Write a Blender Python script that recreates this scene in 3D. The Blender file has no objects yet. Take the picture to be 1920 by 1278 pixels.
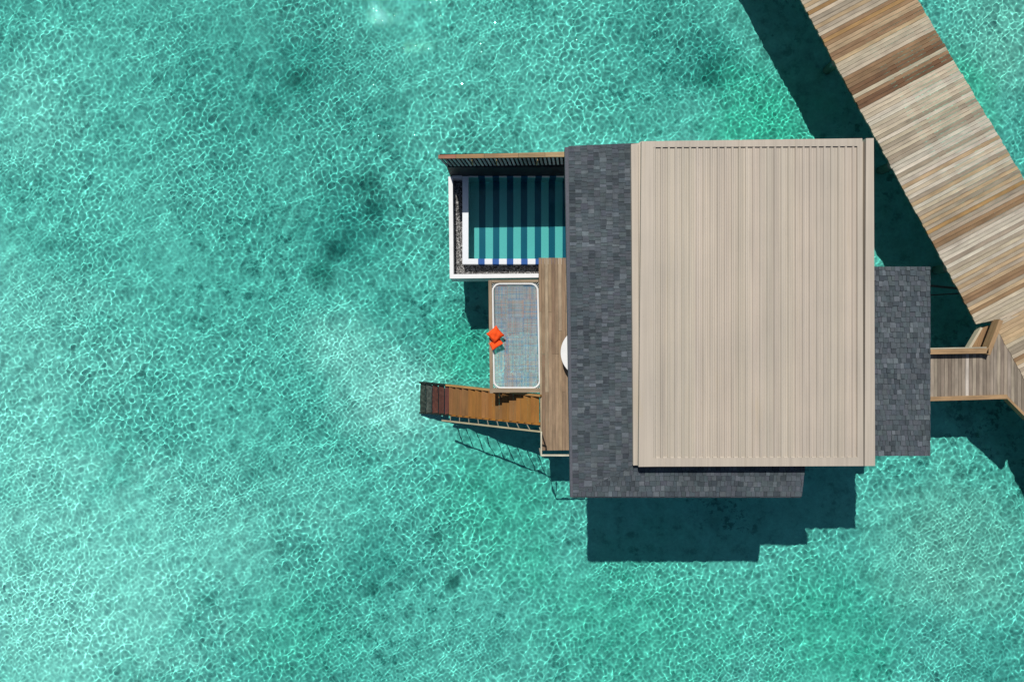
import bpy, math, random
import numpy as np
from mathutils import Vector, Matrix
random.seed(7)
S = bpy.context.scene
COL = S.collection
# ---------------------------------------------------------------- camera, sky, sun, exposure
CAMH = 17.4          # camera height above the deck level (z = 0)
FPX = 1218.0         # focal length in photo pixels (1920 wide)
cd = bpy.data.cameras.new('camera'); cam = bpy.data.objects.new('camera', cd); COL.objects.link(cam)
cam.location = (0, 0, CAMH); cd.angle = 2*math.atan(960/FPX); cd.clip_end = 3000; S.camera = cam
SUN = Vector((.195, -.617, -1.0)).normalized()      # direction the light travels
elev = math.asin(-SUN.z)
w = bpy.data.worlds.new('World'); S.world = w; w.use_nodes = True
sk = w.node_tree.nodes.new('ShaderNodeTexSky'); sk.sky_type = 'NISHITA'; sk.sun_disc = False
sk.sun_elevation = elev; sk.sun_rotation = math.atan2(-SUN.x, -SUN.y)
w.node_tree.links.new(sk.outputs[0], w.node_tree.nodes['Background'].inputs[0])
w.node_tree.nodes['Background'].inputs[1].default_value = .07
ld = bpy.data.lights.new('sun', 'SUN'); ld.energy = 5.0; ld.angle = math.radians(.55); ld.color = (1, .965, .91)
lo = bpy.data.objects.new('sun', ld); COL.objects.link(lo); lo.location = (-10, 30, 40)
lo.rotation_euler = SUN.to_track_quat('-Z', 'Y').to_euler()
ld.cycles.is_caustics_light = True
S.view_settings.view_transform = 'Standard'; S.view_settings.look = 'None'
S.view_settings.exposure = 0; S.view_settings.gamma = 1
S.cycles.caustics_refractive = True; S.cycles.caustics_reflective = False

def P(px, py, z=0.0):
    k = (CAMH - z)/FPX
    return Vector(((px-960)*k, -(py-639)*k, z))
def lin(r, g, b):
    f = lambda c: c/255/12.92 if c <= 10 else ((c/255+.055)/1.055)**2.4
    return (f(r), f(g), f(b))

# ---------------------------------------------------------------- materials
MATS = {}
def newmat(name):
    m = bpy.data.materials.new(name); m.use_nodes = True
    nt = m.node_tree; return m, nt, nt.nodes['Principled BSDF']
def node(nt, t, **kw):
    n = nt.nodes.new(t)
    for k, v in kw.items():
        if k in n.inputs: n.inputs[k].default_value = v
        else: setattr(n, k, v)
    return n
def mixc(nt, fac, a, b, mode='MIX'):
    n = nt.nodes.new('ShaderNodeMix'); n.data_type = 'RGBA'; n.blend_type = mode
    for sock, v in ((n.inputs[0], fac), (n.inputs[6], a), (n.inputs[7], b)):
        if isinstance(v, bpy.types.NodeSocket): nt.links.new(v, sock)
        elif isinstance(v, (int, float)): sock.default_value = v
        else: sock.default_value = (*v, 1)
    return n.outputs[2]
def ramp(nt, src, stops):
    r = nt.nodes.new('ShaderNodeValToRGB')
    while len(r.color_ramp.elements) < len(stops): r.color_ramp.elements.new(.5)
    for e, (p, c) in zip(r.color_ramp.elements, stops):
        e.position = p; e.color = (c, c, c, 1) if isinstance(c, (int, float)) else (*c, 1)
    nt.links.new(src, r.inputs[0]); return r.outputs[0]
def mapping(nt, src, scale):
    mp = nt.nodes.new('ShaderNodeMapping'); mp.inputs['Scale'].default_value = scale
    nt.links.new(src, mp.inputs[0]); return mp.outputs[0]
def noise(nt, vec, scale, detail=4, rough=.55):
    n = node(nt, 'ShaderNodeTexNoise', Scale=scale, Detail=detail, Roughness=rough)
    nt.links.new(vec, n.inputs['Vector']); return n.outputs['Fac']
def bump(nt, bsdf, h, strength=.3, dist=.01):
    b = node(nt, 'ShaderNodeBump', Strength=strength, Distance=dist)
    nt.links.new(h, b.inputs['Height']); nt.links.new(b.outputs[0], bsdf.inputs['Normal'])

def wood(name, rough=.75, contrast=1.0, wet=False):
    """colour comes from each board's own stored colour, grain runs along the board (UV u)"""
    m, nt, bs = newmat(name)
    at = node(nt, 'ShaderNodeAttribute', attribute_name='tone')
    uv = node(nt, 'ShaderNodeUVMap').outputs[0]
    g1 = noise(nt, mapping(nt, uv, (1.2, 34, 1)), 1.0, 6, .65)
    g2 = noise(nt, mapping(nt, uv, (1.6, 3.0, 1)), 1.0, 4, .6)
    g3 = noise(nt, mapping(nt, uv, (7, 22, 1)), 1.0, 3, .5)
    c = mixc(nt, 1.0, at.outputs['Color'], ramp(nt, g1, [(.3, 1-.42*contrast), (.7, 1+.0)]), 'MULTIPLY')
    c = mixc(nt, 1.0, c, ramp(nt, g2, [(.3, 1-.35*contrast), (.65, 1.0)]), 'MULTIPLY')
    c = mixc(nt, ramp(nt, g3, [(.66, 0.0), (.78, .45)]), c, (.07, .045, .03))
    nt.links.new(c, bs.inputs['Base Color']); bs.inputs['Roughness'].default_value = rough
    bs.inputs['Specular IOR Level'].default_value = .25
    bump(nt, bs, g1, .5, .006)
    return m
def plain(name, col, rough=.6, vary=.12, scale=3.0, spec=.35, bumpd=.003):
    m, nt, bs = newmat(name)
    oc = node(nt, 'ShaderNodeTexCoord').outputs['Object']
    n1 = noise(nt, oc, scale, 6, .6); n2 = noise(nt, oc, scale*14, 3, .6)
    c = mixc(nt, 1.0, col, ramp(nt, n1, [(.3, 1-vary), (.7, 1.0)]), 'MULTIPLY')
    c = mixc(nt, 1.0, c, ramp(nt, n2, [(.3, 1-vary*.7), (.7, 1.0)]), 'MULTIPLY')
    nt.links.new(c, bs.inputs['Base Color']); bs.inputs['Roughness'].default_value = rough
    bs.inputs['Specular IOR Level'].default_value = spec
    bump(nt, bs, n2, .3, bumpd)
    return m
WOOD = wood('weathered_wood'); WOOD_STAIR = wood('oiled_stair_wood', .5, .8)
WHITE = plain('white_plaster', (.66, .66, .655), .55, .10)
ROPE = plain('white_rope', (.66, .66, .64), .8, .1, 8)
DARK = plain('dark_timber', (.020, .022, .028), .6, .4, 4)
SLAT = plain('grey_slat_timber', (.16, .17, .18), .6, .35, 5)
CONC = plain('pile_concrete', (.28, .27, .25), .85, .3, 2)
WALL = plain('villa_render', (.52, .48, .42), .8, .1, 1.5)
METAL = plain('dark_metal', (.05, .05, .055), .4, .2, 4, .5)
CUSHION = plain('orange_fabric', (.86, .085, .012), .85, .16, 9, .2, .006)

def beige():
    m, nt, bs = newmat('beige_painted_metal')
    oc = node(nt, 'ShaderNodeTexCoord').outputs['Object']
    st = noise(nt, mapping(nt, oc, (9, .35, 1)), 1.0, 5, .6)
    st2 = noise(nt, mapping(nt, oc, (34, .22, 1)), 1.0, 3, .6)
    bl = noise(nt, oc, .55, 4, .55); sp = noise(nt, oc, 9, 5, .7)
    c = mixc(nt, ramp(nt, bl, [(.35, 0.0), (.65, 1.0)]), (.412, .358, .290), (.372, .327, .268))
    at = node(nt, 'ShaderNodeAttribute', attribute_name='tone')
    c = mixc(nt, 1.0, c, at.outputs['Color'], 'MULTIPLY')
    tn = noise(nt, mapping(nt, oc, (5, .5, 1)), 1.0, 4, .6)
    c = mixc(nt, ramp(nt, tn, [(.60, 0.0), (.78, .4)]), c, (.40, .33, .22))
    c = mixc(nt, 1.0, c, ramp(nt, st, [(.3, .88), (.62, 1.0)]), 'MULTIPLY')
    c = mixc(nt, 1.0, c, ramp(nt, st2, [(.3, .88), (.62, 1.0)]), 'MULTIPLY')
    c = mixc(nt, 1.0, c, ramp(nt, sp, [(.24, .84), (.36, 1.0)]), 'MULTIPLY')
    nt.links.new(c, bs.inputs['Base Color']); bs.inputs['Roughness'].default_value = .55
    bs.inputs['Specular IOR Level'].default_value = .3
    bump(nt, bs, sp, .15, .004)
    return m
BEIGE = beige()
def shingle():
    m, nt, bs = newmat('slate_shingle')
    at = node(nt, 'ShaderNodeAttribute', attribute_name='tone')
    oc = node(nt, 'ShaderNodeTexCoord').outputs['Object']
    n1 = noise(nt, oc, 60, 4, .7); n2 = noise(nt, oc, 1.1, 4, .6); n3 = noise(nt, oc, 8, 3, .6)
    c = mixc(nt, 1.0, at.outputs['Color'], ramp(nt, n1, [(.25, .62), (.7, 1.15)]), 'MULTIPLY')
    c = mixc(nt, 1.0, c, ramp(nt, n2, [(.3, .8), (.7, 1.1)]), 'MULTIPLY')
    c = mixc(nt, 1.0, c, ramp(nt, n3, [(.3, .8), (.7, 1.1)]), 'MULTIPLY')
    nt.links.new(c, bs.inputs['Base Color']); bs.inputs['Roughness'].default_value = .9
    bs.inputs['Specular IOR Level'].default_value = .2
    bump(nt, bs, n1, .6, .004)
    return m
SHING = shingle()
def toned(name, rough=.7, grain=40, amt=.3, spec=.3):
    m, nt, bs = newmat(name)
    at = node(nt, 'ShaderNodeAttribute', attribute_name='tone')
    oc = node(nt, 'ShaderNodeTexCoord').outputs['Object']
    n1 = noise(nt, oc, grain, 4, .6)
    c = mixc(nt, 1.0, at.outputs['Color'], ramp(nt, n1, [(.3, 1-amt), (.7, 1.0)]), 'MULTIPLY')
    nt.links.new(c, bs.inputs['Base Color']); bs.inputs['Roughness'].default_value = rough
    bs.inputs['Specular IOR Level'].default_value = spec
    return m
PEB = toned('pebble_stone', .8, 50, .4)
NETM = toned('coloured_cord', .9, 6, .25)
TILE = toned('pool_mosaic_tile', .3, 30, .12, .4)

def glassmat(name, tint, ior=1.33):
    m = bpy.data.materials.new(name); m.use_nodes = True; nt = m.node_tree; nt.nodes.clear()
    g = node(nt, 'ShaderNodeBsdfGlass', Roughness=0.0, IOR=ior, Color=(*tint, 1))
    o = nt.nodes.new('ShaderNodeOutputMaterial'); nt.links.new(g.outputs[0], o.inputs[0]); return m
SEAW = glassmat('lagoon_water', (.55, .99, .925))
POOLW = glassmat('pool_water_clear', (.44, .94, .92))

ZBED = -2.38
def seabed_mat():
    m, nt, bs = newmat('lagoon_sand')
    tc = node(nt, 'ShaderNodeTexCoord'); oc = tc.outputs['Object']
    big = noise(nt, oc, .16, 5, .6); mid = noise(nt, oc, .6, 5, .6); sm = noise(nt, oc, 2.6, 5, .65); fine = noise(nt, oc, 9, 4, .7)
    sand, alg, dark = (.44, .67, .64), (.25, .53, .50), (.07, .20, .20)
    c = mixc(nt, ramp(nt, big, [(.38, 0.0), (.62, .55)]), sand, alg)
    def patch(x, y, r, colr, amt):                     # a patch of seabed at its place in the lagoon
        nonlocal c
        vm = nt.nodes.new('ShaderNodeVectorMath'); vm.operation = 'DISTANCE'
        nt.links.new(oc, vm.inputs[0]); vm.inputs[1].default_value = (x, y, ZBED)
        a = nt.nodes.new('ShaderNodeMath'); a.operation = 'MULTIPLY_ADD'; nt.links.new(mid, a.inputs[0])
        a.inputs[1].default_value = r*1.6; nt.links.new(vm.outputs['Value'], a.inputs[2])
        b = nt.nodes.new('ShaderNodeMapRange'); b.interpolation_type = 'SMOOTHSTEP'
        nt.links.new(a.outputs[0], b.inputs[0]); b.inputs[1].default_value = r*.9; b.inputs[2].default_value = r*2.1
        b.inputs[3].default_value = amt; b.inputs[4].default_value = 0
        c = mixc(nt, b.outputs[0], c, colr)
    c = mixc(nt, ramp(nt, mid, [(.56, 0.0), (.72, .45)]), c, dark)
    c = mixc(nt, ramp(nt, sm, [(.57, 0.0), (.70, .5)]), c, dark)
    cl = ramp(nt, noise(nt, oc, .33, 3, .6), [(.46, 0.0), (.60, 1.0)]); cor = ramp(nt, noise(nt, oc, 3.6, 5, .7), [(.54, 0.0), (.62, .8)])
    c = mixc(nt, mixc(nt, 1.0, cl, cor, 'MULTIPLY'), c, dark)
    for q in PATCHES: patch(*q)
    c = mixc(nt, 1.0, c, ramp(nt, sm, [(.3, 1.08), (.62, .86)]), 'MULTIPLY')
    c = mixc(nt, 1.0, c, ramp(nt, fine, [(.3, .86), (.65, 1.05)]), 'MULTIPLY')
    nt.links.new(c, bs.inputs['Base Color']); bs.inputs['Roughness'].default_value = 1
    bs.inputs['Specular IOR Level'].default_value = 0
    return m
K = 19.55/FPX
def sb(px, py): return ((px-960)*K, -(py-639)*K)
GREEN, PALE, DRK, GREY = (.12, .58, .42), (.93, .95, .93), (.09, .30, .29), (.62, .66, .61)
PATCHES = [(*sb(520, 120), 4.6, DRK, .42), (*sb(1250, 90), 2.6, DRK, .40), (*sb(80, 1130), 5.5, PALE, .95), (*sb(20, 700), 3.8, PALE, .6), (*sb(420, 1000), 3.2, PALE, .45),
           (*sb(730, 740), 2.0, (.97, .93, .92), 1.0), (*sb(640, 640), 1.2, (.92, .90, .88), .6), (*sb(60, 200), 2.0, PALE, .4), (*sb(650, 420), 1.7, DRK, .75), (*sb(560, 130), 1.3, DRK, .5),
           (*sb(1330, 120), 1.3, DRK, .6), (*sb(1440, 230), 2.3, GREEN, .75), (*sb(930, 950), 2.4, GREEN, .45), (*sb(1200, 1180), 3.4, GREEN, .4), (*sb(1560, 1190), 2.6, GREEN, .45),
           (*sb(1780, 1030), 2.6, GREY, .75), (*sb(1890, 90), 2.2, GREY, .8), (*sb(1780, 180), 1.5, GREEN, .7), (*sb(870, 650), 1.4, GREEN, .6), (*sb(560, 1180), 2.0, GREEN, .3),
           (*sb(632, 465), .45, (.03, .12, .12), .9), (*sb(690, 350), .6, (.04, .16, .15), .8), (*sb(700, 395), .4, (.03, .12, .12), .8), (*sb(600, 515), .5, (.05, .2, .18), .7), (*sb(850, 1090), .3, (.04, .14, .13), .8), (*sb(700, 1100), .35, (.04, .14, .13), .7), (*sb(820, 1010), .3, (.04, .14, .13), .7), (*sb(560, 150), .5, (.05, .2, .18), .6), (*sb(500, 200), .5, (.05, .2, .18), .5), (*sb(1330, 140), .6, (.05, .2, .18), .7), (*sb(700, 1050), 1.2, DRK, .4), (*sb(1850, 1250), 1.6, DRK, .35)]

# ---------------------------------------------------------------- mesh helpers
class MB:
    def __init__(s): s.v = []; s.f = []; s.c = []; s.u = []
    def face(s, pts, tone=(1, 1, 1), uv=None):
        b = len(s.v); s.v += [tuple(p) for p in pts]; s.f.append(tuple(range(b, b+len(pts))))
        s.c += [tone]*len(pts); s.u += uv if uv else [(0, 0)]*len(pts)
    def prism(s, ring, z0, z1, tone=(1, 1, 1), uvf=None):
        """ring of (x,y) (or per-point z offsets as 3rd value) from z0 to z1"""
        r = [Vector((p[0], p[1], (p[2] if len(p) > 2 else 0))) for p in ring]
        ar = sum(r[i].x*r[(i+1) % len(r)].y-r[(i+1) % len(r)].x*r[i].y for i in range(len(r)))
        if ar < 0: r.reverse()
        lo_ = [p+Vector((0, 0, z0)) for p in r]; hi = [p+Vector((0, 0, z1)) for p in r]
        uv = uvf or (lambda p: (p.x, p.y))
        s.face(hi, tone, [uv(p) for p in hi]); s.face(lo_[::-1], tone, [uv(p) for p in lo_[::-1]])
        for i in range(len(r)):
            j = (i+1) % len(r)
            s.face([lo_[i], lo_[j], hi[j], hi[i]], tone, [uv(lo_[i]), uv(lo_[j]), uv(hi[j]), uv(hi[i])])
    def box(s, x0, x1, y0, y1, z0, z1, tone=(1, 1, 1), uvf=None):
        s.prism([(x0, y0), (x1, y0), (x1, y1), (x0, y1)], z0, z1, tone, uvf)
    def beam(s, a, b, wid, hgt, tone=(1, 1, 1), up=Vector((0, 0, 1))):
        """rectangular bar from a to b, top face through the given points"""
        a = Vector(a); b = Vector(b); d = (b-a); L = d.length; d.normalize()
        sd = d.cross(up).normalized(); u = sd.cross(d).normalized()
        off = random.random()*50
        c = []
        for p in (a, b):
            for sx, sz in ((-.5, -1), (.5, -1), (.5, 0), (-.5, 0)): c.append(p+sd*wid*sx+u*hgt*sz)
        for q in ((0, 1, 5, 4), (1, 2, 6, 5), (2, 3, 7, 6), (3, 0, 4, 7)):
            s.face([c[i] for i in q], tone, [(off, off), (off, off+wid), (off+L, off+wid), (off+L, off)])
        s.face([c[3], c[2], c[1], c[0]], tone, [(off, off)]*4); s.face([c[4], c[5], c[6], c[7]], tone, [(off, off)]*4)
    def tube(s, pts, r, n=6, tone=(1, 1, 1), closed=False):
        pts = [Vector(p) for p in pts]; m = len(pts); rings = []
        for i, p in enumerate(pts):
            if closed: t = pts[(i+1) % m]-pts[i-1]
            else: t = pts[min(i+1, m-1)]-pts[max(i-1, 0)]
            t.normalize(); a = t.cross(Vector((0, 0, 1)))
            if a.length < .01: a = t.cross(Vector((1, 0, 0)))
            a.normalize(); b = t.cross(a)
            rings.append([p+(a*math.cos(2*math.pi*k/n)+b*math.sin(2*math.pi*k/n))*r for k in range(n)])
        for i in range(m if closed else m-1):
            A = rings[i]; B = rings[(i+1) % m]
            for k in range(n):
                s.face([A[k], A[(k+1) % n], B[(k+1) % n], B[k]], tone)
        if not closed: s.face(rings[0][::-1], tone); s.face(rings[-1], tone)
    def disc(s, c, r, z0, z1, n=48, tone=(1, 1, 1)):
        s.prism([(c[0]+r*math.cos(2*math.pi*k/n), c[1]+r*math.sin(2*math.pi*k/n)) for k in range(n)], z0, z1, tone)
    def build(s, name, m, parent=None, smooth=False, recv=False, bevel=0):
        me = bpy.data.meshes.new(name); me.from_pydata(s.v, [], s.f)
        a = me.color_attributes.new('tone', 'FLOAT_COLOR', 'CORNER')
        a.data.foreach_set('color', np.array([(*c, 1) for c in s.c], dtype=np.float32).ravel())
        ul = me.uv_layers.new(name='UVMap'); ul.data.foreach_set('uv', np.array(s.u, dtype=np.float32).ravel())
        me.materials.append(m)
        if smooth: me.polygons.foreach_set('use_smooth', [True]*len(me.polygons))
        o = bpy.data.objects.new(name, me); COL.objects.link(o)
        if parent: o.parent = parent; o.matrix_parent_inverse = Matrix.Translation(-parent.location)
        if recv: o.cycles.is_caustics_receiver = True
        return o
def thing(name, label, cat, loc=(0, 0, 0), group=None):
    o = bpy.data.objects.new(name, None); COL.objects.link(o); o.location = loc; o.empty_display_size = .2
    o['label'] = label; o['category'] = cat
    if group: o['group'] = group
    return o
def tag(o, label, cat): o['label'] = label; o['category'] = cat; return o
def vary(c, a=.12, h=.03):
    k = 1+random.uniform(-a, a); return tuple(max(0, x*k*(1+random.uniform(-h, h))) for x in c)
def lerp(a, b, t): return a+(b-a)*t

# ---------------------------------------------------------------- seabed and lagoon water
ZW, ZB = -1.60, -2.38
def grid_mesh(name, xs, ys, Z):
    nx, ny = len(xs), len(ys); X, Y = np.meshgrid(xs, ys)
    v = np.stack([X, Y, Z], -1).reshape(-1, 3)
    idx = np.arange(nx*ny).reshape(ny, nx)
    f = np.stack([idx[:-1, :-1], idx[:-1, 1:], idx[1:, 1:], idx[1:, :-1]], -1).reshape(-1, 4)
    me = bpy.data.meshes.new(name); me.vertices.add(len(v)); me.vertices.foreach_set('co', v.ravel())
    me.loops.add(f.size); me.loops.foreach_set('vertex_index', f.ravel())
    me.polygons.add(len(f)); me.polygons.foreach_set('loop_start', np.arange(len(f))*4)
    me.polygons.foreach_set('use_smooth', np.ones(len(f), bool)); me.update(); me.validate()
    o = bpy.data.objects.new(name, me); COL.objects.link(o); return o
def stretch(h, n):
    core = np.linspace(-h, h, n); d = core[1]-core[0]; out = []; x = h
    while x < 500: d *= 1.12; x += d; out.append(x)
    out = np.array(out); return np.concatenate([-out[::-1], core, out])
def waves(X, Y, comps):
    Z = np.zeros_like(X)
    for kx, ky, a, ph in comps: Z += a*np.sin(kx*X+ky*Y+ph)
    return Z
rng = np.random.default_rng(11)
def spectrum(n, l0, l1, amp, power):
    out = []
    for i in range(n):
        lam = math.exp(rng.uniform(math.log(l0), math.log(l1))); k = 2*math.pi/lam; th = rng.uniform(0, 2*math.pi)
        out.append((k*math.cos(th), k*math.sin(th), amp*lam**power, rng.uniform(0, 6.283)))
    return out
xs = stretch(16.3, 2050); ys = stretch(11.0, 1380)
X, Y = np.meshgrid(xs, ys)
# short ripples everywhere, gusts make them stronger in patches; long low swell
gust = waves(X, Y, spectrum(14, 3.0, 11.0, .22, 0.0))
gust = np.clip(1.0+.5*gust+.25*np.exp(-(((X+4)/8)**2+((Y-6)/5)**2)), .5, 1.6)
far = np.clip(1-(np.maximum(np.abs(X)-16.3, np.abs(Y)-11.0))/2.5, 0, 1)
fine_m = np.clip(.75*waves(X, Y, spectrum(8, 4.0, 10.0, .30, 0.0))+.5+.9*np.exp(-(((X+3.6)/3.2)**2+((Y+1.2)/3.0)**2)), 0.25, 1.2)
Z = waves(X, Y, spectrum(80, .085, .18, .0021, 1.6))*fine_m*far
Z += waves(X, Y, spectrum(120, .10, .27, .0019, 1.6))*gust*far*(1.12-.4*fine_m)
Z += waves(X, Y, spectrum(46, .30, 1.5, .0021, 1.5))*np.clip(far+.0, 0, 1)
water = grid_mesh('water', xs, ys, Z+ZW); water.data.materials.append(SEAW)
water['kind'] = 'structure'; water.cycles.is_caustics_caster = True
xb = stretch(17, 180); yb = stretch(12, 130); XB, YB = np.meshgrid(xb, yb)
ZBm = waves(XB, YB, spectrum(26, .9, 6.0, .004, .8))*np.clip(1-(np.maximum(np.abs(XB)-17, np.abs(YB)-12))/6, 0, 1)
seabed = grid_mesh('seabed', xb, yb, ZBm+ZB); seabed.data.materials.append(seabed_mat())
seabed['kind'] = 'structure'; seabed.cycles.is_caustics_receiver = True

# ---------------------------------------------------------------- boards
def plank_run(mb, poly, d, wid, gap, z0, z1, tone_fn, extra=0, rag=0):
    """fill a convex polygon (list of 2D) with boards running along direction d"""
    d = Vector((d[0], d[1])).normalized(); n = Vector((-d.y, d.x))
    ps = [Vector((p[0], p[1])) for p in poly]
    lo_ = min(p.dot(n) for p in ps); hi = max(p.dot(n) for p in ps)
    t = lo_; i = 0
    def clip(ring, nn, c, sign):
        out = []
        for a, b in zip(ring, ring[1:]+ring[:1]):
            da = (a.dot(nn)-c)*sign; db = (b.dot(nn)-c)*sign
            if da >= 0: out.append(a)
            if (da >= 0) != (db >= 0): out.append(a+(b-a)*(da/(da-db)))
        return out
    while t < hi-.01:
        a, b = t+gap/2, min(t+wid-gap/2, hi)
        ring = clip(clip(ps, n, a, 1), n, b, -1)
        if len(ring) >= 3:
            off = random.random()*60; dz = random.uniform(-.003, .003)
            # boards come in lengths: split where they run long
            s0 = min(p.dot(d) for p in ring); s1 = max(p.dot(d) for p in ring)
            cuts = [s0]
            if s1-s0 > 2.4 and extra: cuts.append(lerp(s0, s1, random.choice(extra))+random.uniform(-.01, .01))
            cuts.append(s1)
            for ca, cb in zip(cuts, cuts[1:]):
                seg = ring if len(cuts) == 2 else clip(clip(ring, d, ca+(.003 if ca > s0 else 0), 1), d, cb-(.003 if cb < s1 else 0), -1)
                if len(seg) >= 3:
                    if rag:
                        ms = .5*(min(p.dot(d) for p in seg)+max(p.dot(d) for p in seg)); ra, rb = random.uniform(-rag, rag), random.uniform(-rag, rag)
                        seg = [p+d*(ra if p.dot(d) < ms else rb) for p in seg]
                    mb.prism([(p.x, p.y) for p in seg], z0, z1+dz, tone_fn(i, (t+wid/2)),
                             lambda p, o=off: (p.x*d.x+p.y*d.y+o, (p.x*n.x+p.y*n.y)*1.0+o*3))
        t += wid; i += 1

# ---------------------------------------------------------------- jetty
LT = lambda *c: tuple(v*.77 for v in lin(*c))
C_light, C_white, C_tan = LT(212, 197, 170), LT(222, 211, 190), LT(204, 177, 138)
C_gold, C_brown, C_dark, C_grey = LT(180, 142, 92), LT(162, 130, 96), LT(132, 98, 70), LT(184, 169, 146)
bands = [(-400, -60, [C_light, C_tan, C_grey]), (-60, 2, [C_light, C_light, C_tan]), (2, 22, [C_tan, C_light]), (22, 34, [C_gold, C_tan]), (34, 74, [C_light, C_grey, C_tan]),
         (74, 92, [C_gold, C_gold, C_brown]), (92, 100, [C_tan]), (100, 124, [C_brown, C_gold, C_tan]), (124, 148, [C_white, C_light, C_tan]),
         (148, 168, [C_brown, C_grey]), (168, 181, [C_dark]), (181, 190, [C_light, C_tan]), (190, 205, [C_dark, C_brown]),
         (205, 230, [C_grey, C_light]), (230, 330, [C_light, C_white, C_light, C_grey]), (330, 400, [C_light, C_white, C_tan, C_grey]), (400, 424, [C_grey, C_tan]),
         (424, 450, [C_gold, C_grey, C_tan]), (450, 474, [C_brown, C_grey]), (474, 528, [C_white, C_grey, C_light]), (528, 556, [C_grey, C_tan]), (556, 592, [C_brown, C_tan, C_grey]),
         (592, 625, [C_white, C_light]), (625, 690, [C_grey, C_tan, C_light]), (690, 1600, [C_tan, C_grey, C_light, C_brown])]
jd = Vector((.885, .466)).normalized(); jn = Vector((-jd.y, jd.x))     # board direction, stacking direction (north-west)
def jetty_tone(i, t):
    # t = dot(p, jn); walk down the west edge to find the band at this board
    for k in range(-400, 1600, 3):
        p = P(1501+.5437*k, k)
        if p.x*jn.x+p.y*jn.y <= t: break
    for a, b, cs in bands:
        if a <= k < b: return vary(random.choice(cs), .10, .015)
    return vary(C_light)
jl = [P(1501-.5437*420, -420), P(1831, 607)]
j = thing('jetty', 'long weathered plank boardwalk crossing the top right corner', 'jetty', P(1700, 300))
mb = MB()
plank_run(mb, [P(1501-.5437*420, -420), P(1721-.594*420, -420), P(1721+.594*560, 560), P(1876, 597.5), P(1831, 607)], jd, .106, .009, -.045, 0, jetty_tone, rag=.014)
plank_run(mb, [P(1876, 597.6), P(1721+.594*560.1, 560.1), P(1721+.594*1500, 1500), P(1872+.55*1000, 1622), P(1872, 622)], jd, .106, .009, -.045, 0, jetty_tone, rag=.014)
mb.build('decking', WOOD, j)
mb = MB()
for a, b in ((P(1526-.5437*400, -400), P(1850, 600)), (P(1696-.594*400, -400), P(1696+.594*1400, 1400))):
    mb.beam(a+Vector((0, 0, -.052)), b+Vector((0, 0, -.052)), .07, .2, C_brown)
mb.beam(P(1610-.57*400, -400)+Vector((0, 0, -.052)), P(1610+.57*560, 560)+Vector((0, 0, -.052)), .07, .2, C_brown)
mb.build('joist', WOOD, j)
for k in range(-350, 1300, 210):
    for base in (1585+.5437*k, 1665+.594*k):
        if base > 2400 or (k > 560 and base < 1960): continue
        mb = MB(); c = P(base, k); mb.disc((c.x, c.y), .13, -3.2, -.26, 20); mb.build('pile', CONC, j, recv=True)

# ---------------------------------------------------------------- entrance walkway
wk = thing('entrance_walkway', 'short plank bridge with low kerbs linking boardwalk to small shingled roof', 'walkway', P(1820, 705))
mb = MB()
W1, W2, W3 = LT(176, 162, 144), LT(152, 138, 122), LT(214, 204, 188)
def wk_tone(i, t): return vary(random.choice([W1, W2, W1, W2, W1, W3 if i % 7 == 3 else W2]), .12, .02)
plank_run(mb, [P(1700, 655), P(1853, 650), P(1869, 621), P(1892, 635), P(1935, 713), P(1975, 785), P(1960, 818), P(1888, 747), P(1700, 753)], (0.004, 1), .094, .008, -.05, -.012, wk_tone)
mb.build('decking', WOOD, wk)
KB = LT(186, 152, 112)
def kerb(a, b, wd, top, ht, nm='kerb'):
    mb = MB(); mb.beam(a, b, wd, ht, KB); return mb.build(nm, WOOD, wk)
kerb(P(1700, 659.5, .2), P(1853.5, 657, .2), .145, .2, .24)
kerb(P(1853, 664, .2), P(1877.5, 600, .2), .115, .203, .24)
kerb(P(1700, 749, .04), P(1889, 743.5, .04), .11, .04, .2)
kerb(P(1887, 743, .036), P(1960, 816, .036), .06, .036, .2)
mb = MB()
for a, b in ((P(1700, 654, .205), P(1850, 651.2, .205)),):
    mb.beam(a, b, .025, .2, LT(215, 205, 180))
mb.build('edging', WOOD, wk)
mb = MB()
plank_run(mb, [P(1820, 652, -.22), P(1842, 614, -.22), P(1868, 606, -.22), P(1856, 652, -.22)], (.25, 1), .12, .006, -.26, -.22, lambda i, t: vary(LT(176, 140, 100), .08))
mb.build('landing', WOOD, wk)
mb = MB(); mb.beam(P(1818, 653, -.17), P(1841, 614, -.17), .06, .16, LT(226, 212, 184)); mb.build('edging', WOOD, wk)
mb = MB(); mb.beam(P(1858, 604, -.1), P(1862, 600, -.1), .05, .3, LT(190, 184, 172)); mb.build('bracket', WOOD, wk)
for px, py in ((1762, 672), (1762, 742), (1885, 738), (1850, 665)):
    mb = MB(); c = P(px, py, 0); mb.disc((c.x, c.y), .09, -3.2, -.05, 16); mb.build('pile', CONC, wk, recv=True)
mb = MB(); mb.tube([P(1700, 531, -.9), P(1800, 541, -.9)], .035, 8); mb.tube([P(1700, 556, -1.1), P(1815, 549, -1.1)], .02, 8)
tag(mb.build('service_pipe', METAL), 'thin dark pipe running just above shaded water between small roof and boardwalk', 'pipe')

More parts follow.
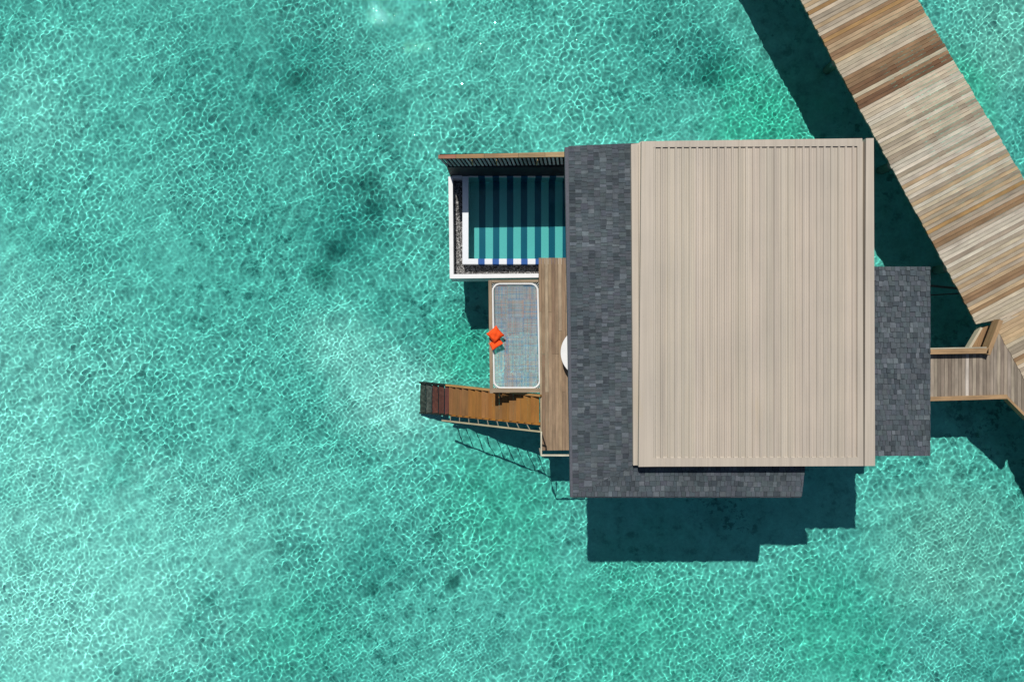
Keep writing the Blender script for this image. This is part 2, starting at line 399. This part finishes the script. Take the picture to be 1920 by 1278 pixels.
# ---------------------------------------------------------------- villa
vl = thing('water_villa', 'overwater villa with flat beige ribbed roof and slate shingled eaves', 'villa', (4.6, 0, 0))
def clip2(ring, nn, c, sign):
    out = []
    for a, b in zip(ring, ring[1:]+ring[:1]):
        da = (a.dot(nn)-c)*sign; db = (b.dot(nn)-c)*sign
        if da >= 0: out.append(a)
        if (da >= 0) != (db >= 0): out.append(a+(b-a)*(da/(da-db)))
    return out
def shingle_quad(mb, c, course, tab):
    """c: eave start, eave end, ridge end, ridge start; courses run parallel to the eave and are cut at the hips"""
    pts = [Vector(p) for p in c]; e0, e1 = pts[0], pts[1]
    nrm = (pts[1]-pts[0]).cross(pts[3]-pts[0]).normalized()
    if nrm.z < 0: nrm = -nrm
    zf = lambda x, y: e0.z-(nrm.x*(x-e0.x)+nrm.y*(y-e0.y))/nrm.z
    ring0 = [Vector((p.x, p.y)) for p in pts]
    du = (ring0[1]-ring0[0]).normalized(); dv = Vector((-du.y, du.x))
    if (ring0[3]-ring0[0]).dot(dv) < 0: dv = -dv
    u0 = min(p.dot(du) for p in ring0); u1 = max(p.dot(du) for p in ring0)
    v0 = min(p.dot(dv) for p in ring0); v1 = max(p.dot(dv) for p in ring0)
    def up(q): return q if (q[1]-q[0]).cross(q[2]-q[0]).z > 0 else q[::-1]
    mb.face(up([Vector((p.x, p.y, zf(p.x, p.y)-.012)) for p in ring0]), (.03, .035, .04))
    n = int((v1-v0)/course)+1
    for r_ in range(n):
        u = u0-random.random()*tab
        while u < u1:
            wd = random.choice([.8, 1.0, 1.0, 1.3, 1.6])*tab; a, b = u, u+wd-.006; u += wd
            base = random.choice([(.066, .084, .094), (.074, .092, .101), (.059, .076, .086), (.080, .094, .106), (.070, .081, .095)])
            if random.random() < .10: base = (.105, .124, .138)
            if random.random() < .12: base = (.046, .058, .067)
            tone = vary(base, .10, .03)
            th = random.choice([.010, .016, .021]); dr = random.choice([0, 0, 0, .12, -.14])*course
            va = v0+r_*course+(dr if r_ else 0); vb = v0+(r_+1.15)*course
            ring = ring0
            for nn, cc, sg in ((du, a, 1), (du, b, -1), (dv, va, 1), (dv, vb, -1)):
                ring = clip2(ring, nn, cc, sg)
                if len(ring) < 3: break
            if len(ring) < 3: continue
            hh = lambda p: th*(1-.75*(p.dot(dv)-va)/(vb-va))
            q = up([Vector((p.x, p.y, zf(p.x, p.y)+hh(p))) for p in ring])
            mb.face(q, tone); g = [p-Vector((0, 0, .012+th)) for p in q]
            for i in range(len(q)):
                k = (i+1) % len(q); mb.face([g[i], g[k], q[k], q[i]], tuple(x_*.6 for x_ in tone))
ZG = 3.03
A, B, C2 = P(1066, 274, ZG), P(1074, 930, ZG), P(1503, 930, ZG)
D2, E2, F2 = P(1510, 862, ZG+.09), P(1205, 862, ZG+.12), P(1205, 268, ZG+.14)
rf = MB()
shingle_quad(rf, (A, B, E2, F2), .135, .084)
shingle_quad(rf, (B, C2, D2, E2), .118, .09)
roof_low = rf.build('shingle_roof', SHING, vl)
mb = MB()   # eave trim on the west side and thin fascia on the south
mb.prism([P(1059, 273, ZG), P(1067, 272.5, ZG), P(1075, 932, ZG), P(1070, 932, ZG)], -.17, .005) if 0 else None
def slab(mb, pts, zt, th, tone=(1, 1, 1)):
    mb.prism([(p.x, p.y) for p in pts], zt-th, zt, tone)
slab(mb, [P(1059, 276, ZG), P(1068, 275.5, ZG), P(1076, 931, ZG), P(1069.5, 931, ZG)], ZG-.004, .17, (.088, .094, .112))
slab(mb, [P(1069.5, 932.5, ZG), P(1069.5, 929.5, ZG), P(1502, 929.5, ZG), P(1502, 932.5, ZG)], ZG-.012, .17, (.05, .055, .065))
mb.build('fascia', PEB, roof_low)
mb = MB()   # deck of the roof, closes it from below
slab(mb, [P(1062, 278, ZG), P(1072, 928, ZG), P(1500, 928, ZG), P(1500, 275, ZG)], ZG-.05, .08, (.3, .3, .3)); mb.build('soffit', WALL, roof_low)

ZR = 3.45
mb = MB(); T = .034
# perimeter flashing, four pieces around the ribbed field
fx0, fx1, fy0, fy1 = 1225.5, 1607.5, 276, 858.5
def R(px, py): return P(px, py, ZR)
slab(mb, [R(1203, 265), R(fx0, 264.6), R(fx0, 874.2), R(1197.5, 874.6)], ZR, .12)
slab(mb, [R(fx0, 264.6), R(fx1, 259.6), R(fx1, fy0-2), R(fx0, fy0)], ZR, .12)
slab(mb, [R(fx0, fy1), R(fx1, fy1-1.5), R(fx1, 873.2), R(fx0, 874.2)], ZR, .12)
slab(mb, [R(fx1, 259.6), R(1617, 259.4), R(1619, 873.1), R(fx1, 873.2)], ZR, .12)
fl = mb.build('flashing', BEIGE, None)
mb = MB()
slab(mb, [R(1196, 265), R(1203, 265), R(1203, 300), R(1196, 300)], ZR-.05, .1) if 0 else None
slab(mb, [P(1624, 259.3, ZR), P(1638.5, 259, ZR), P(1641, 873, ZR), P(1621.2, 873.2, ZR)], ZR-.003, .36)
right_strip = mb.build('edge_trim', BEIGE, None)
mb = MB()
slab(mb, [P(1183, 271, 3.25), P(1196, 269.6, 3.25), P(1202, 266, 3.25), P(1199.5, 871, 3.25), P(1187, 871.5, 3.25)], 3.28, .12)
left_strip = mb.build('edge_trim', BEIGE, None)
# ribbed sheet
mb = MB()
ya, yb_ = R(0, fy0-4).y, R(0, fy1+3).y
x0, x1 = R(fx0-2, 0).x, R(fx1+2, 0).x
pitch = (x1-x0)/29
prof = []
for i in range(29):
    bx = x0+i*pitch; jit = random.uniform(-.004, .004)
    prof += [(bx, 0), (bx+pitch*.10+jit, 0), (bx+pitch*.20+jit, T*.85), (bx+pitch*.42+jit, T*.85), (bx+pitch*.52+jit, 0),
             (bx+pitch*.74, .002), (bx+pitch*.77, .007), (bx+pitch*.80, .002)]
prof.append((x1, 0))
for q_, ((xa, za), (xb2, zb)) in enumerate(zip(prof, prof[1:])):
    if q_ % 8 == 0: tn_ = vary((1, 1, 1), .05, .012)
    mb.face([(xa, yb_, ZR-T+za), (xb2, yb_, ZR-T+zb), (xb2, ya, ZR-T+zb), (xa, ya, ZR-T+za)], tn_)
sheet = mb.build('ribbed_sheet', BEIGE, None)
mb = MB()   # folded closures at the foot of every pan, tipped towards the north
y_c = R(0, fy1).y
for i in range(29):
    bx = x0+i*pitch
    if bx+pitch*.5 > x1: break
    mb.face([(bx+pitch*.50, y_c, ZR-.002), (bx+pitch*1.10, y_c, ZR-.002), (bx+pitch*1.10, y_c+.032, ZR-T+.004), (bx+pitch*.50, y_c+.032, ZR-T+.004)])
mb.face([(x0, y_c-.01, ZR-.006), (x1, y_c-.01, ZR-.006), (x1, y_c+.004, ZR-.006), (x0, y_c+.004, ZR-.006)])
clos = mb.build('closure', BEIGE, None)
mb = MB(); slab(mb, [R(1199, 268), R(1637, 262), R(1638, 870), R(1201, 871)], ZR-.125, .16); roof_core = mb.build('roof_deck', BEIGE, vl)
mb = MB()   # box of the roof edges under the flashing
for o_ in (fl, right_strip, left_strip, sheet, clos):
    o_.parent = roof_core; o_.matrix_parent_inverse = Matrix.Identity(4)
ZP = 2.85
mb = MB()
shingle_quad(mb, (P(1744, 854, ZP), P(1600, 854, ZP), P(1600, 500, ZP+.06), P(1744, 500, ZP+.06)), .115, .086)
pr = mb.build('porch_roof', SHING, vl)
mb = MB(); slab(mb, [P(1600, 499.5, ZP), P(1744.6, 499.5, ZP), P(1744.6, 854.7, ZP), P(1600, 854.7, ZP)], ZP-.02, .14, (.07, .08, .09)); mb.build('fascia', PEB, pr)
for py in (515, 845):
    mb = MB(); c = P(1730, py, ZP); mb.box(c.x-.08, c.x+.04, c.y-.05, c.y+.05, -.1, ZP-.17, (.3, .3, .3)); mb.build('porch_post', WALL, vl)
# walls, doors, floor, piles
mb = MB(); mb.box(1.98, 7.3, -2.75, 3.95, .02, 2.89); walls = mb.build('wall', WALL, vl)
gl, gnt, gbs = newmat('door_glass'); gbs.inputs['Base Color'].default_value = (.02, .03, .035, 1); gbs.inputs['Roughness'].default_value = .05
for ya2, yb2 in ((-2.4, -1.0), (-.9, .5), (.6, 2.0)):
    mb = MB(); mb.box(1.93, 1.972, ya2, yb2, .05, 2.35); d = mb.build('glass_door', gl, vl)
    mb = MB()
    for q in (ya2, yb2-.06): mb.box(1.90, 1.925, q, q+.06, .05, 2.35)
    mb.box(1.90, 1.925, ya2, yb2, 2.351, 2.40)
    mb.build('door_frame', DARK, d)
mb = MB(); mb.box(7.305, 7.35, -.9, .1, .02, 2.1); mb.build('door', WOOD_STAIR, vl)
mb = MB(); mb.box(1.5, 7.5, -2.9, 4.1, -.32, -.06); mb.box(7.5, 10.2, -2.7, 1.7, -.3, -.06); mb.build('floor_slab', CONC, vl)
for x in (2.0, 4.6, 7.2, 9.4):
    for y in (-2.5, -.2, 1.6) if x > 8 else (-2.5, .8, 3.8):
        mb = MB(); mb.disc((x, y), .15, -3.2, -.325, 18); mb.build('pile', CONC, vl, recv=True)

# ---------------------------------------------------------------- terrace deck
dk = thing('terrace_deck', 'narrow plank sun deck beside the slate eave with thin white end rail', 'deck', P(1036, 660))
mb = MB()
D1, D2c, D3 = LT(172, 146, 118), LT(150, 124, 100), LT(188, 166, 138)
def dk_tone(i, t): return vary(random.choice([D1, D2c, D1, D3]), .09, .02)
plank_run(mb, [P(1010, 483.5), P(1110, 483.5), P(1110, 843), P(1014, 844), P(1012.5, 720)], (-.004, 1), .0905, .0045, -.05, .006, dk_tone, extra=[.3, .5, .72, .62])
mb.build('decking', WOOD, dk)
mb = MB(); mb.beam(P(1014, 844, -.06)+Vector((.03, .03, 0)), P(1100, 844, -.06)+Vector((0, .03, 0)), .06, .2, D2c)
mb.beam(P(1014, 844, -.06)+Vector((.03, .03, 0)), P(1013, 740, -.06)+Vector((.03, 0, 0)), .06, .2, D2c); mb.build('rim_joist', WOOD, dk)
for q in ((1030, 835), (1100, 835), (1100, 560), (1025, 740)):
    mb = MB(); c = P(*q); mb.disc((c.x, c.y), .09, -3.2, -.055, 16); mb.build('pile', CONC, dk, recv=True)
# end railing
rl = thing('deck_railing', 'thin pale handrail on posts around bottom corner of the sun deck', 'railing', P(1014, 845))
HR = .88
RT = LT(226, 220, 196)
ex, ey = .745, -2.905
mb = MB()
mb.beam((ex, -2.30, HR), (ex, ey-.018, HR), .035, .03, RT); mb.beam((ex-.018, ey, HR-.001), (1.62, ey, HR-.001), .045, .03, RT)
mb.build('handrail', WOOD, rl)
for (x, y) in ((ex, -2.33), (ex, ey), (1.60, ey)):
    mb = MB(); mb.box(x-.016, x+.016, y-.016, y+.016, -.15, HR-.031, RT); mb.build('post', WOOD, rl)

# ---------------------------------------------------------------- stairs into the water
st = thing('sea_stairs', 'orange brown wooden staircase descending from the deck into the lagoon', 'stairs', P(1012, 770))
XT, XB2 = .743, -1.794
slope = (-1.60)/(XT-XB2)
def sz(x): return (XT-x)*slope
def yu(x): return -lerp(1.46, 1.30, (XT-x)/(XT-XB2))
def yl(x): return -lerp(2.225, 2.165, (XT-x)/(XT-XB2))
run = .195; S1, S2, S3 = LT(158, 108, 46), LT(144, 102, 56), LT(164, 116, 62)
x = XT-.012
for i in range(18):
    xa, xb3 = x-run-.03, x; zt = sz(x-run*.5)
    mb = MB()
    t = vary(random.choice([S1, S2, S3]), .08, .03)
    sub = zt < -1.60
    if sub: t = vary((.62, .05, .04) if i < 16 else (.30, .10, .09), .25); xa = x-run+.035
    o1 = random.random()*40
    mid = (xa+xb3)/2
    for (a, b) in ((xa, mid-.001), (mid+.001, xb3)):
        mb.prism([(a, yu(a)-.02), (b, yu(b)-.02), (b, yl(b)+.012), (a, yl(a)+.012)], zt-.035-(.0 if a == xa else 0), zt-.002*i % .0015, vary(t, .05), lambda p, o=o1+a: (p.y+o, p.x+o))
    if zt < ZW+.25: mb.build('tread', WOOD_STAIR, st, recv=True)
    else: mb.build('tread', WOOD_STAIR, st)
    x -= run
xe = XB2-.98
ST = LT(196, 150, 92)
for yf, nm, up_ in ((yu, 'stringer', .10), (yl, 'stringer', .015)):
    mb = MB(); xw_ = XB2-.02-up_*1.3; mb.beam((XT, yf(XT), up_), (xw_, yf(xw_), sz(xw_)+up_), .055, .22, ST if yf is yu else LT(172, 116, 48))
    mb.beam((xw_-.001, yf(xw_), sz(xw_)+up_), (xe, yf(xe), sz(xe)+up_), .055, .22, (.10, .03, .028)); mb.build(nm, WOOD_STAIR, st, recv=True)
mb = MB(); rz = .86
ry = lambda x: yl(x)-.0
xr0, xr1 = .75, -1.98
mb.beam((xr0, ry(xr0)-.085, rz), (xr1, ry(xr1)-.07, sz(xr1)+rz), .042, .03, LT(196, 186, 150)); mb.build('handrail', WOOD, st)
for k in range(9):
    xx = lerp(.45, -1.75, k/8)
    mb = MB(); mb.beam((xx-.05, yl(xx)-.035, sz(xx)-.1), (xx+.02, ry(xx)-.08, sz(xx)+rz-.03), .022, .014, LT(200, 196, 176), up=Vector((0, 1, 0))); mb.build('baluster', WOOD, st)

# ---------------------------------------------------------------- catamaran net and its frame
nf = thing('hammock_net', 'rectangular net lounger with white rope border in a wooden frame over water', 'net', P(964, 630))
FR = LT(172, 152, 126)
mb = MB(); mb.beam(P(918.7, 525, -.03), P(921.5, 737, -.03), .085, .14, FR); mb.build('frame_beam', WOOD, nf)
mb = MB(); mb.beam(P(922, 527.5, -.032), P(1009.5, 526.5, -.032), .075, .14, FR); mb.build('frame_beam', WOOD, nf)
mb = MB(); mb.beam(P(918, 731.5, -.027), P(1012.5, 731.5, -.027), .115, .14, FR); mb.build('frame_beam', WOOD, nf)
mb = MB()
tl, tr, br, bl = P(924, 532, -.06), P(1008.5, 532, -.06), P(1012, 727, -.06), P(926.5, 727, -.06)
def rr(n=8, rad=.20, inset=0.0):
    pts = []
    for c, a0 in ((tr, 90), (br, 0), (bl, -90), (tl, -180)):
        sx = -1 if c in (tr, br) else 1; sy = -1 if c in (tl, tr) else 1
        cc = c+Vector((sx*(rad+inset), sy*(rad+inset), 0))
        for k in range(n+1):
            a = math.radians(a0-90*k/n); pts.append(cc+Vector((math.cos(a), math.sin(a), 0))*rad)
    return pts
ring = rr()
mb.tube(ring, .026, 8, closed=True); mb.build('rope_border', ROPE, nf, smooth=True)
# cords
def inside(p):
    n = len(ring); c = False
    for i in range(n):
        a, b = ring[i], ring[(i+1) % n]
        if (a.y > p[1]) != (b.y > p[1]) and p[0] < (b.x-a.x)*(p[1]-a.y)/(b.y-a.y)+a.x: c = not c
    return c
mb = MB()
nets = [LT(200, 206, 210), LT(188, 198, 206), LT(196, 210, 216), LT(190, 214, 214), LT(150, 186, 218), LT(214, 190, 180)]
cx0, cx1, cy0, cy1 = min(p.x for p in ring), max(p.x for p in ring), min(p.y for p in ring), max(p.y for p in ring)
def sag(x, y):
    u = (x-cx0)/(cx1-cx0)*2-1; v = (y-cy0)/(cy1-cy0)*2-1
    return -.06-.07*max(0, 1-u*u)*max(0, 1-v*v)
def run_cord(fixed, axis):
    a0, a1 = (cy0, cy1) if axis == 'y' else (cx0, cx1)
    n = 40 if axis == 'y' else 20; prev = None; tone = vary(random.choice(nets), .12, .05)
    for k in range(n+1):
        s_ = lerp(a0, a1, k/n); p = (fixed, s_) if axis == 'y' else (s_, fixed)
        ok = inside(p)
        if ok and prev:
            a = Vector((*prev, sag(*prev))); b = Vector((*p, sag(*p)))
            sd = Vector((1, 0, 0)) if axis == 'y' else Vector((0, 1, 0))
            r = .0046; dz = Vector((0, 0, .006))
            if k % 7 == 0: tone = vary(random.choice(nets), .12, .05)
            q = [a-sd*r, b-sd*r, b+dz*.6, a+dz*.6]; q2 = [a+dz*.6, b+dz*.6, b+sd*r, a+sd*r]
            q3 = [a+sd*r, b+sd*r, b-dz, a-dz]; q4 = [a-dz, b-dz, b-sd*r, a-sd*r]
            for qq in (q, q2, q3, q4): mb.face(qq, tone)
        prev = p if ok else None
t = cx0
while t < cx1: run_cord(t, 'y'); t += .0245
t = cy0
while t < cy1: run_cord(t, 'x'); t += .0245
mb.build('netting', NETM, nf)
# lacing to the frame
mb = MB()
xw, xe_, yn, ys_ = P(921.5, 0, -.05).x, .72, P(0, 529.5, -.05).y, P(0, 729.5, -.05).y
def lace(p, q): mb.tube([p, q], .0065, 5)
for s_ in np.arange(cy0+.12, cy1-.12, .055):
    xx = lerp(bl.x, tl.x, (s_-cy0)/(cy1-cy0)); lace((xx, s_, -.06), (xx-.055, s_+.022, -.055))
for s_ in np.arange(cx0+.18, cx1-.18, .055):
    lace((s_, cy1, -.06), (s_+.022, yn+.0, -.055)); lace((s_, cy0, -.06), (s_+.022, cy0-.035, -.055))
for c, sx, sy in ((tl, -1, 1), (tr, 1, 1), (br, 1, -1), (bl, -1, -1)):
    cc = c-Vector((sx*.2, sy*.2, 0))
    for k in range(9):
        a = math.radians(5+80*k/8)
        p0 = cc+Vector((sx*math.cos(a), sy*math.sin(a), 0))*.2
        ex_ = sx*(.265 if sx < 0 else .245); ey_ = sy*(.245 if sy > 0 else .255)
        f = min(abs(ex_/max(1e-3, math.cos(a))), abs(ey_/max(1e-3, math.sin(a))))
        lace(p0, cc+Vector((sx*math.cos(a)*f, sy*math.sin(a)*f, .0)))
mb.build('lacing', ROPE, nf)
# cushions
def cushion(name, label, c, size, thick, rot, tilt):
    n = 14; mb = MB(); pts = {}
    M = Matrix.Translation(c) @ Matrix.Rotation(math.radians(rot), 4, 'Z') @ Matrix.Rotation(math.radians(tilt), 4, 'X')
    def f(i, jn2, s):
        u = i/n*2-1; v = jn2/n*2-1
        h = ((1-u**4)*(1-v**4))**.5*thick/2*(1+.10*math.sin(5*u+3*v)+.08*math.sin(7*v-4*u))
        pinch = 1-.07*(1-abs(u))*0-.10*(1-u*u)*(abs(v) > .99)-.0
        x_ = u*size/2*(1-.09*(1-v*v)); y_ = v*size/2*(1-.09*(1-u*u))
        return M @ Vector((x_, y_, s*h))
    for s in (1, -1):
        for i in range(n):
            for k in range(n):
                q = [f(i, k, s), f(i+1, k, s), f(i+1, k+1, s), f(i, k+1, s)]
                mb.face(q if s > 0 else q[::-1])
    o = mb.build(name, CUSHION, None, smooth=True)
    import bmesh
    bm = bmesh.new(); bm.from_mesh(o.data); bmesh.ops.remove_doubles(bm, verts=bm.verts, dist=.0005); bm.to_mesh(o.data); bm.free()
    for p in o.data.polygons: p.use_smooth = True
    mb = MB()
    rim = [f(i, 0, 1) for i in range(n)]+[f(n, i, 1) for i in range(n)]+[f(n-i, n, 1) for i in range(n)]+[f(0, n-i, 1) for i in range(n)]
    mb.tube(rim, .005, 5, closed=True); mb.build('piping', CUSHION, o)
    tag(o, label, 'cushion'); return o
cushion('cushion', 'bright orange square cushion, upper of the pair on the net edge', P(928.8, 627, .14), .345, .13, 40, 10)
cushion('cushion', 'darker orange red cushion tucked under the other on the net edge', P(929.5, 643.5, .02), .34, .11, 32, -52)

# ---------------------------------------------------------------- round table half under the eave
tb = thing('round_table', 'white round table half hidden under the slate eave', 'table', (1.93, -.30, 0))
mb = MB(); mb.disc((1.925, -.30), .655, .42, .46, 64); mb.build('tabletop', WHITE, tb)
mb = MB(); mb.disc((1.925, -.30), .64, .375, .418, 64); mb.build('edge_band', METAL, tb)
mb = MB(); mb.disc((1.925, -.30), .05, .03, .374, 20); mb.disc((1.925, -.30), .28, .01, .03, 32); mb.build('pedestal', METAL, tb)

# ---------------------------------------------------------------- plunge pool
pl = thing('plunge_pool', 'small plunge pool with teal and blue striped floor and white rim', 'pool', (-.2, 3.3, 0))
mb = MB()   # outer kerb: west and south
WK = (1, 1, 1)
mb.prism([P(840.6, 331), P(848.7, 331), P(850.4, 514), P(850.4, 521.9), P(843.2, 521.9)], -.95, .0)
mb.prism([P(850.4, 514), P(1009.8, 512.8), P(1009.8, 520.2), P(850.4, 521.9)], -.95, .0)
mb.box(-1.60, -1.335, 4.36, 4.425, -.9, -.004)
mb.build('outer_kerb', WHITE, pl)
ZPB = -.30
xo, xi = P(850, 0).x, -1.328
mb = MB(); mb.box(-1.66, 1.0, 1.79, 4.42, -.95, ZPB-.02); mb.build('shell', WHITE, pl) if 0 else None
mb = MB()
mb.box(-1.6, xi, 1.80, 4.40, -.95, ZPB-.015); mb.box(xi, .72, 1.80, 2.055, -.95, ZPB-.015); mb.build('channel_floor', DARK, pl)
# real pebbles
mb = MB()
OCT = [(1, 0, 0), (0, 1, 0), (-1, 0, 0), (0, -1, 0), (0, 0, 1)]
def pebble(x, y):
    r = random.uniform(.012, .022); g = random.choice([.03, .06, .11, .2, .32, .5]); tone = vary((g, g*.98, g*.95), .2)
    a = random.random()*3; sx, sy = random.uniform(.8, 1.3), random.uniform(.7, 1)
    vs = []
    for k in range(6):
        q = a+k*math.pi/3; vs.append(Vector((x+r*sx*math.cos(q), y+r*sy*math.sin(q), ZPB-.008)))
    vt = [Vector((x+(v.x-x)*.55, y+(v.y-y)*.55, ZPB+r*.5)) for v in vs]
    mb.face(vt, tone)
    for k in range(6): mb.face([vs[k], vs[(k+1) % 6], vt[(k+1) % 6], vt[k]], tone)
for _ in range(6000):
    if random.random() < .6: pebble(random.uniform(-1.59, xi+.0), random.uniform(1.80, 4.40))
    else: pebble(random.uniform(xi, .72), random.uniform(1.80, 2.05))
pb = mb.build('pebbles', PEB, pl); pb['kind'] = 'stuff'
# coping + basin
cxi = -1.168; cyi = P(0, 485).y; ctop = 4.41
BX0, BP, BW = -.908, .384, .176
TW, TBc = (.64, .66, .68), tuple(v*.75 for v in lin(38, 92, 165))
def stripe_tiles(mb, y0, y1, z0, z1, xa, xb4, ctw, ctb, g=.0):
    x_ = xa; edges = []
    k = -2
    while True:
        a, b = BX0+BP*k, BX0+BP*k+BW
        if a > xb4: break
        edges.append((a, b)); k += 1
    cur = xa
    for a, b in edges:
        if b <= xa: continue
        if k is not None and a > cur: mb.box(cur, min(a, xb4), y0, y1, z0, z1, ctw)
        if a >= xb4: break
        mb.box(max(a, cur), min(b, xb4), y0, y1, z0, z1, ctb); cur = b
        if cur >= xb4: return
    if cur < xb4: mb.box(cur, xb4, y0, y1, z0, z1, ctw)
mb = MB()
mb.box(xi, cxi, 2.057, ctop, -.95, 0, TW)
# south coping: plain up to first blue tile
mb.box(cxi, BX0, 2.057, cyi, -.95, 0, TW)
for k in range(0, 7):
    a = BX0+BP*k; mb.box(a, a+BW, 2.0571, cyi-.0001, -.95, -.0008, TBc); mb.box(a+BW, a+BP, 2.057, cyi, -.95, 0, TW)
mb.build('coping', TILE, pl, recv=True)
ZF = -.70
mb = MB()
LTc, NVc = (.62, .68, .66), (.010, .10, .19)
mb.box(cxi, BX0, cyi, ctop, ZF-.1, ZF, LTc)
for k in range(0, 7):
    a = BX0+BP*k; mb.box(a, a+BW, cyi, ctop, ZF-.1, ZF, NVc); mb.box(a+BW, a+BP, cyi, ctop, ZF-.1, ZF, LTc)
yn0 = ctop-.02
mb.box(cxi, BX0, yn0, ctop+.01, ZF-.11, -.02, LTc)
for k in range(0, 7):
    a = BX0+BP*k; mb.box(a, a+BW, yn0-.0005, ctop+.01, ZF-.11, -.02, NVc); mb.box(a+BW, a+BP, yn0, ctop+.01, ZF-.11, -.02, LTc)
mb.build('striped_floor', TILE, pl, recv=True)
mb = MB(); mb.box(BX0+BP*7, BX0+BP*7+.1, cyi, ctop, ZF, -.01, LTc); mb.build('basin_wall', TILE, pl, recv=True)
xsP = np.linspace(cxi+.001, BX0+BP*7-.001, 180); ysP = np.linspace(cyi+.001, yn0-.0015, 150); XP, YP = np.meshgrid(xsP, ysP)
pw = grid_mesh('pool_water', xsP, ysP, waves(XP, YP, spectrum(16, .5, 1.6, .0002, 1.0))-.06)
pw.data.materials.append(POOLW); pw.cycles.is_caustics_caster = True
pw.parent = pl; pw.matrix_parent_inverse = Matrix.Translation(-pl.location)
for x_, y_ in ((-1.4, 2.1), (-1.4, 4.2), (.3, 2.1), (.3, 4.2)):
    mb = MB(); mb.disc((x_, y_), .12, -3.2, -.952, 18); mb.build('pile', CONC, pl, recv=True)

# ---------------------------------------------------------------- privacy screen behind the pool
fn = thing('privacy_screen', 'leaning slatted grey timber screen with brown cap along top of pool', 'fence', (-.2, 4.45, 0))
HT = 1.62
capL0, capL1 = P(821.5, 290.5, HT), P(823, 297.2, HT)
capR0, capR1 = P(1100, 283.5, HT), P(1100, 293.5, HT)
def cappt(t, top): return lerp(capL0.x, capR0.x, t), (lerp(capL0.y, capR0.y, t) if top else lerp(capL1.y, capR1.y, t))
mb = MB()
cuts = [0, .12, .31, .54, .72, .86, 1]
capc = [LT(172, 122, 96), LT(176, 138, 96), LT(188, 150, 106), LT(176, 148, 108), LT(196, 168, 124), LT(190, 160, 116)]
for i in range(6):
    a, b = cuts[i]+.0008, cuts[i+1]-.0008
    q = [cappt(a, False), cappt(b, False), cappt(b, True), cappt(a, True)]
    o1 = random.random()*30
    mb.prism(q, HT-.045, HT, vary(capc[i], .06), lambda p, o=o1: (p.x+o, p.y+o))
mb.build('cap', WOOD, fn)
mb = MB()
n = int(3.3/.098)
yb5 = lambda t: lerp(capL1.y, capR1.y, t)+.02
ZM = .82
for i in range(n):
    t = i/(n-1); xt = lerp(-1.755, 1.5, t); xm = xt+.105*(1-.25*t); y = yb5(t)
    wv = .054; g = vary((.40, .42, .43), .3, .03)
    top = [(xt-wv/2, y, HT-.05), (xt+wv/2, y, HT-.05)]; bot = [(xm-wv/2, y, ZM), (xm+wv/2, y, ZM)]
    th = .035
    F = lambda p, dy: Vector((p[0], p[1]+dy, p[2]))
    q = [bot[0], bot[1], top[1], top[0]]
    mb.face([F(p, -.0) for p in q], g); mb.face([F(p, th) for p in q][::-1], g)
    mb.face([F(bot[0], 0), F(top[0], 0), F(top[0], th), F(bot[0], th)], g); mb.face([F(bot[1], th), F(top[1], th), F(top[1], 0), F(bot[1], 0)], g)
    mb.face([F(bot[1], 0), F(bot[0], 0), F(bot[0], th), F(bot[1], th)], g); mb.face([F(top[0], 0), F(top[1], 0), F(top[1], th), F(top[0], th)], g)
mb.build('slats', PEB, fn)
mb = MB()   # boarded backing behind the slats
yy = yb5(.5)+.05
mb.face([(-1.64, yy+.01, ZM), (1.6, yy+.03, ZM), (1.5, yy+.03, HT-.05), (-1.76, yy-.01, HT-.05)]); mb.face([(-1.76, yy+.03, HT-.05), (1.5, yy+.07, HT-.05), (1.6, yy+.07, ZM), (-1.64, yy+.05, ZM)])
mb.face([(-1.76, yy-.01, HT-.05), (-1.76, yy+.03, HT-.05), (-1.64, yy+.05, ZM), (-1.64, yy+.01, ZM)])
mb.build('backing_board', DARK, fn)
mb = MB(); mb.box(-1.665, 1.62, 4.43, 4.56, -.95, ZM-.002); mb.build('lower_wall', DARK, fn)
for xx in (-.98, -.38, .62):
    mb = MB(); mb.box(xx-.012, xx+.012, 4.395, 4.425, ZM+.28, HT-.05, LT(190, 160, 110)); mb.build('post', WOOD, fn)
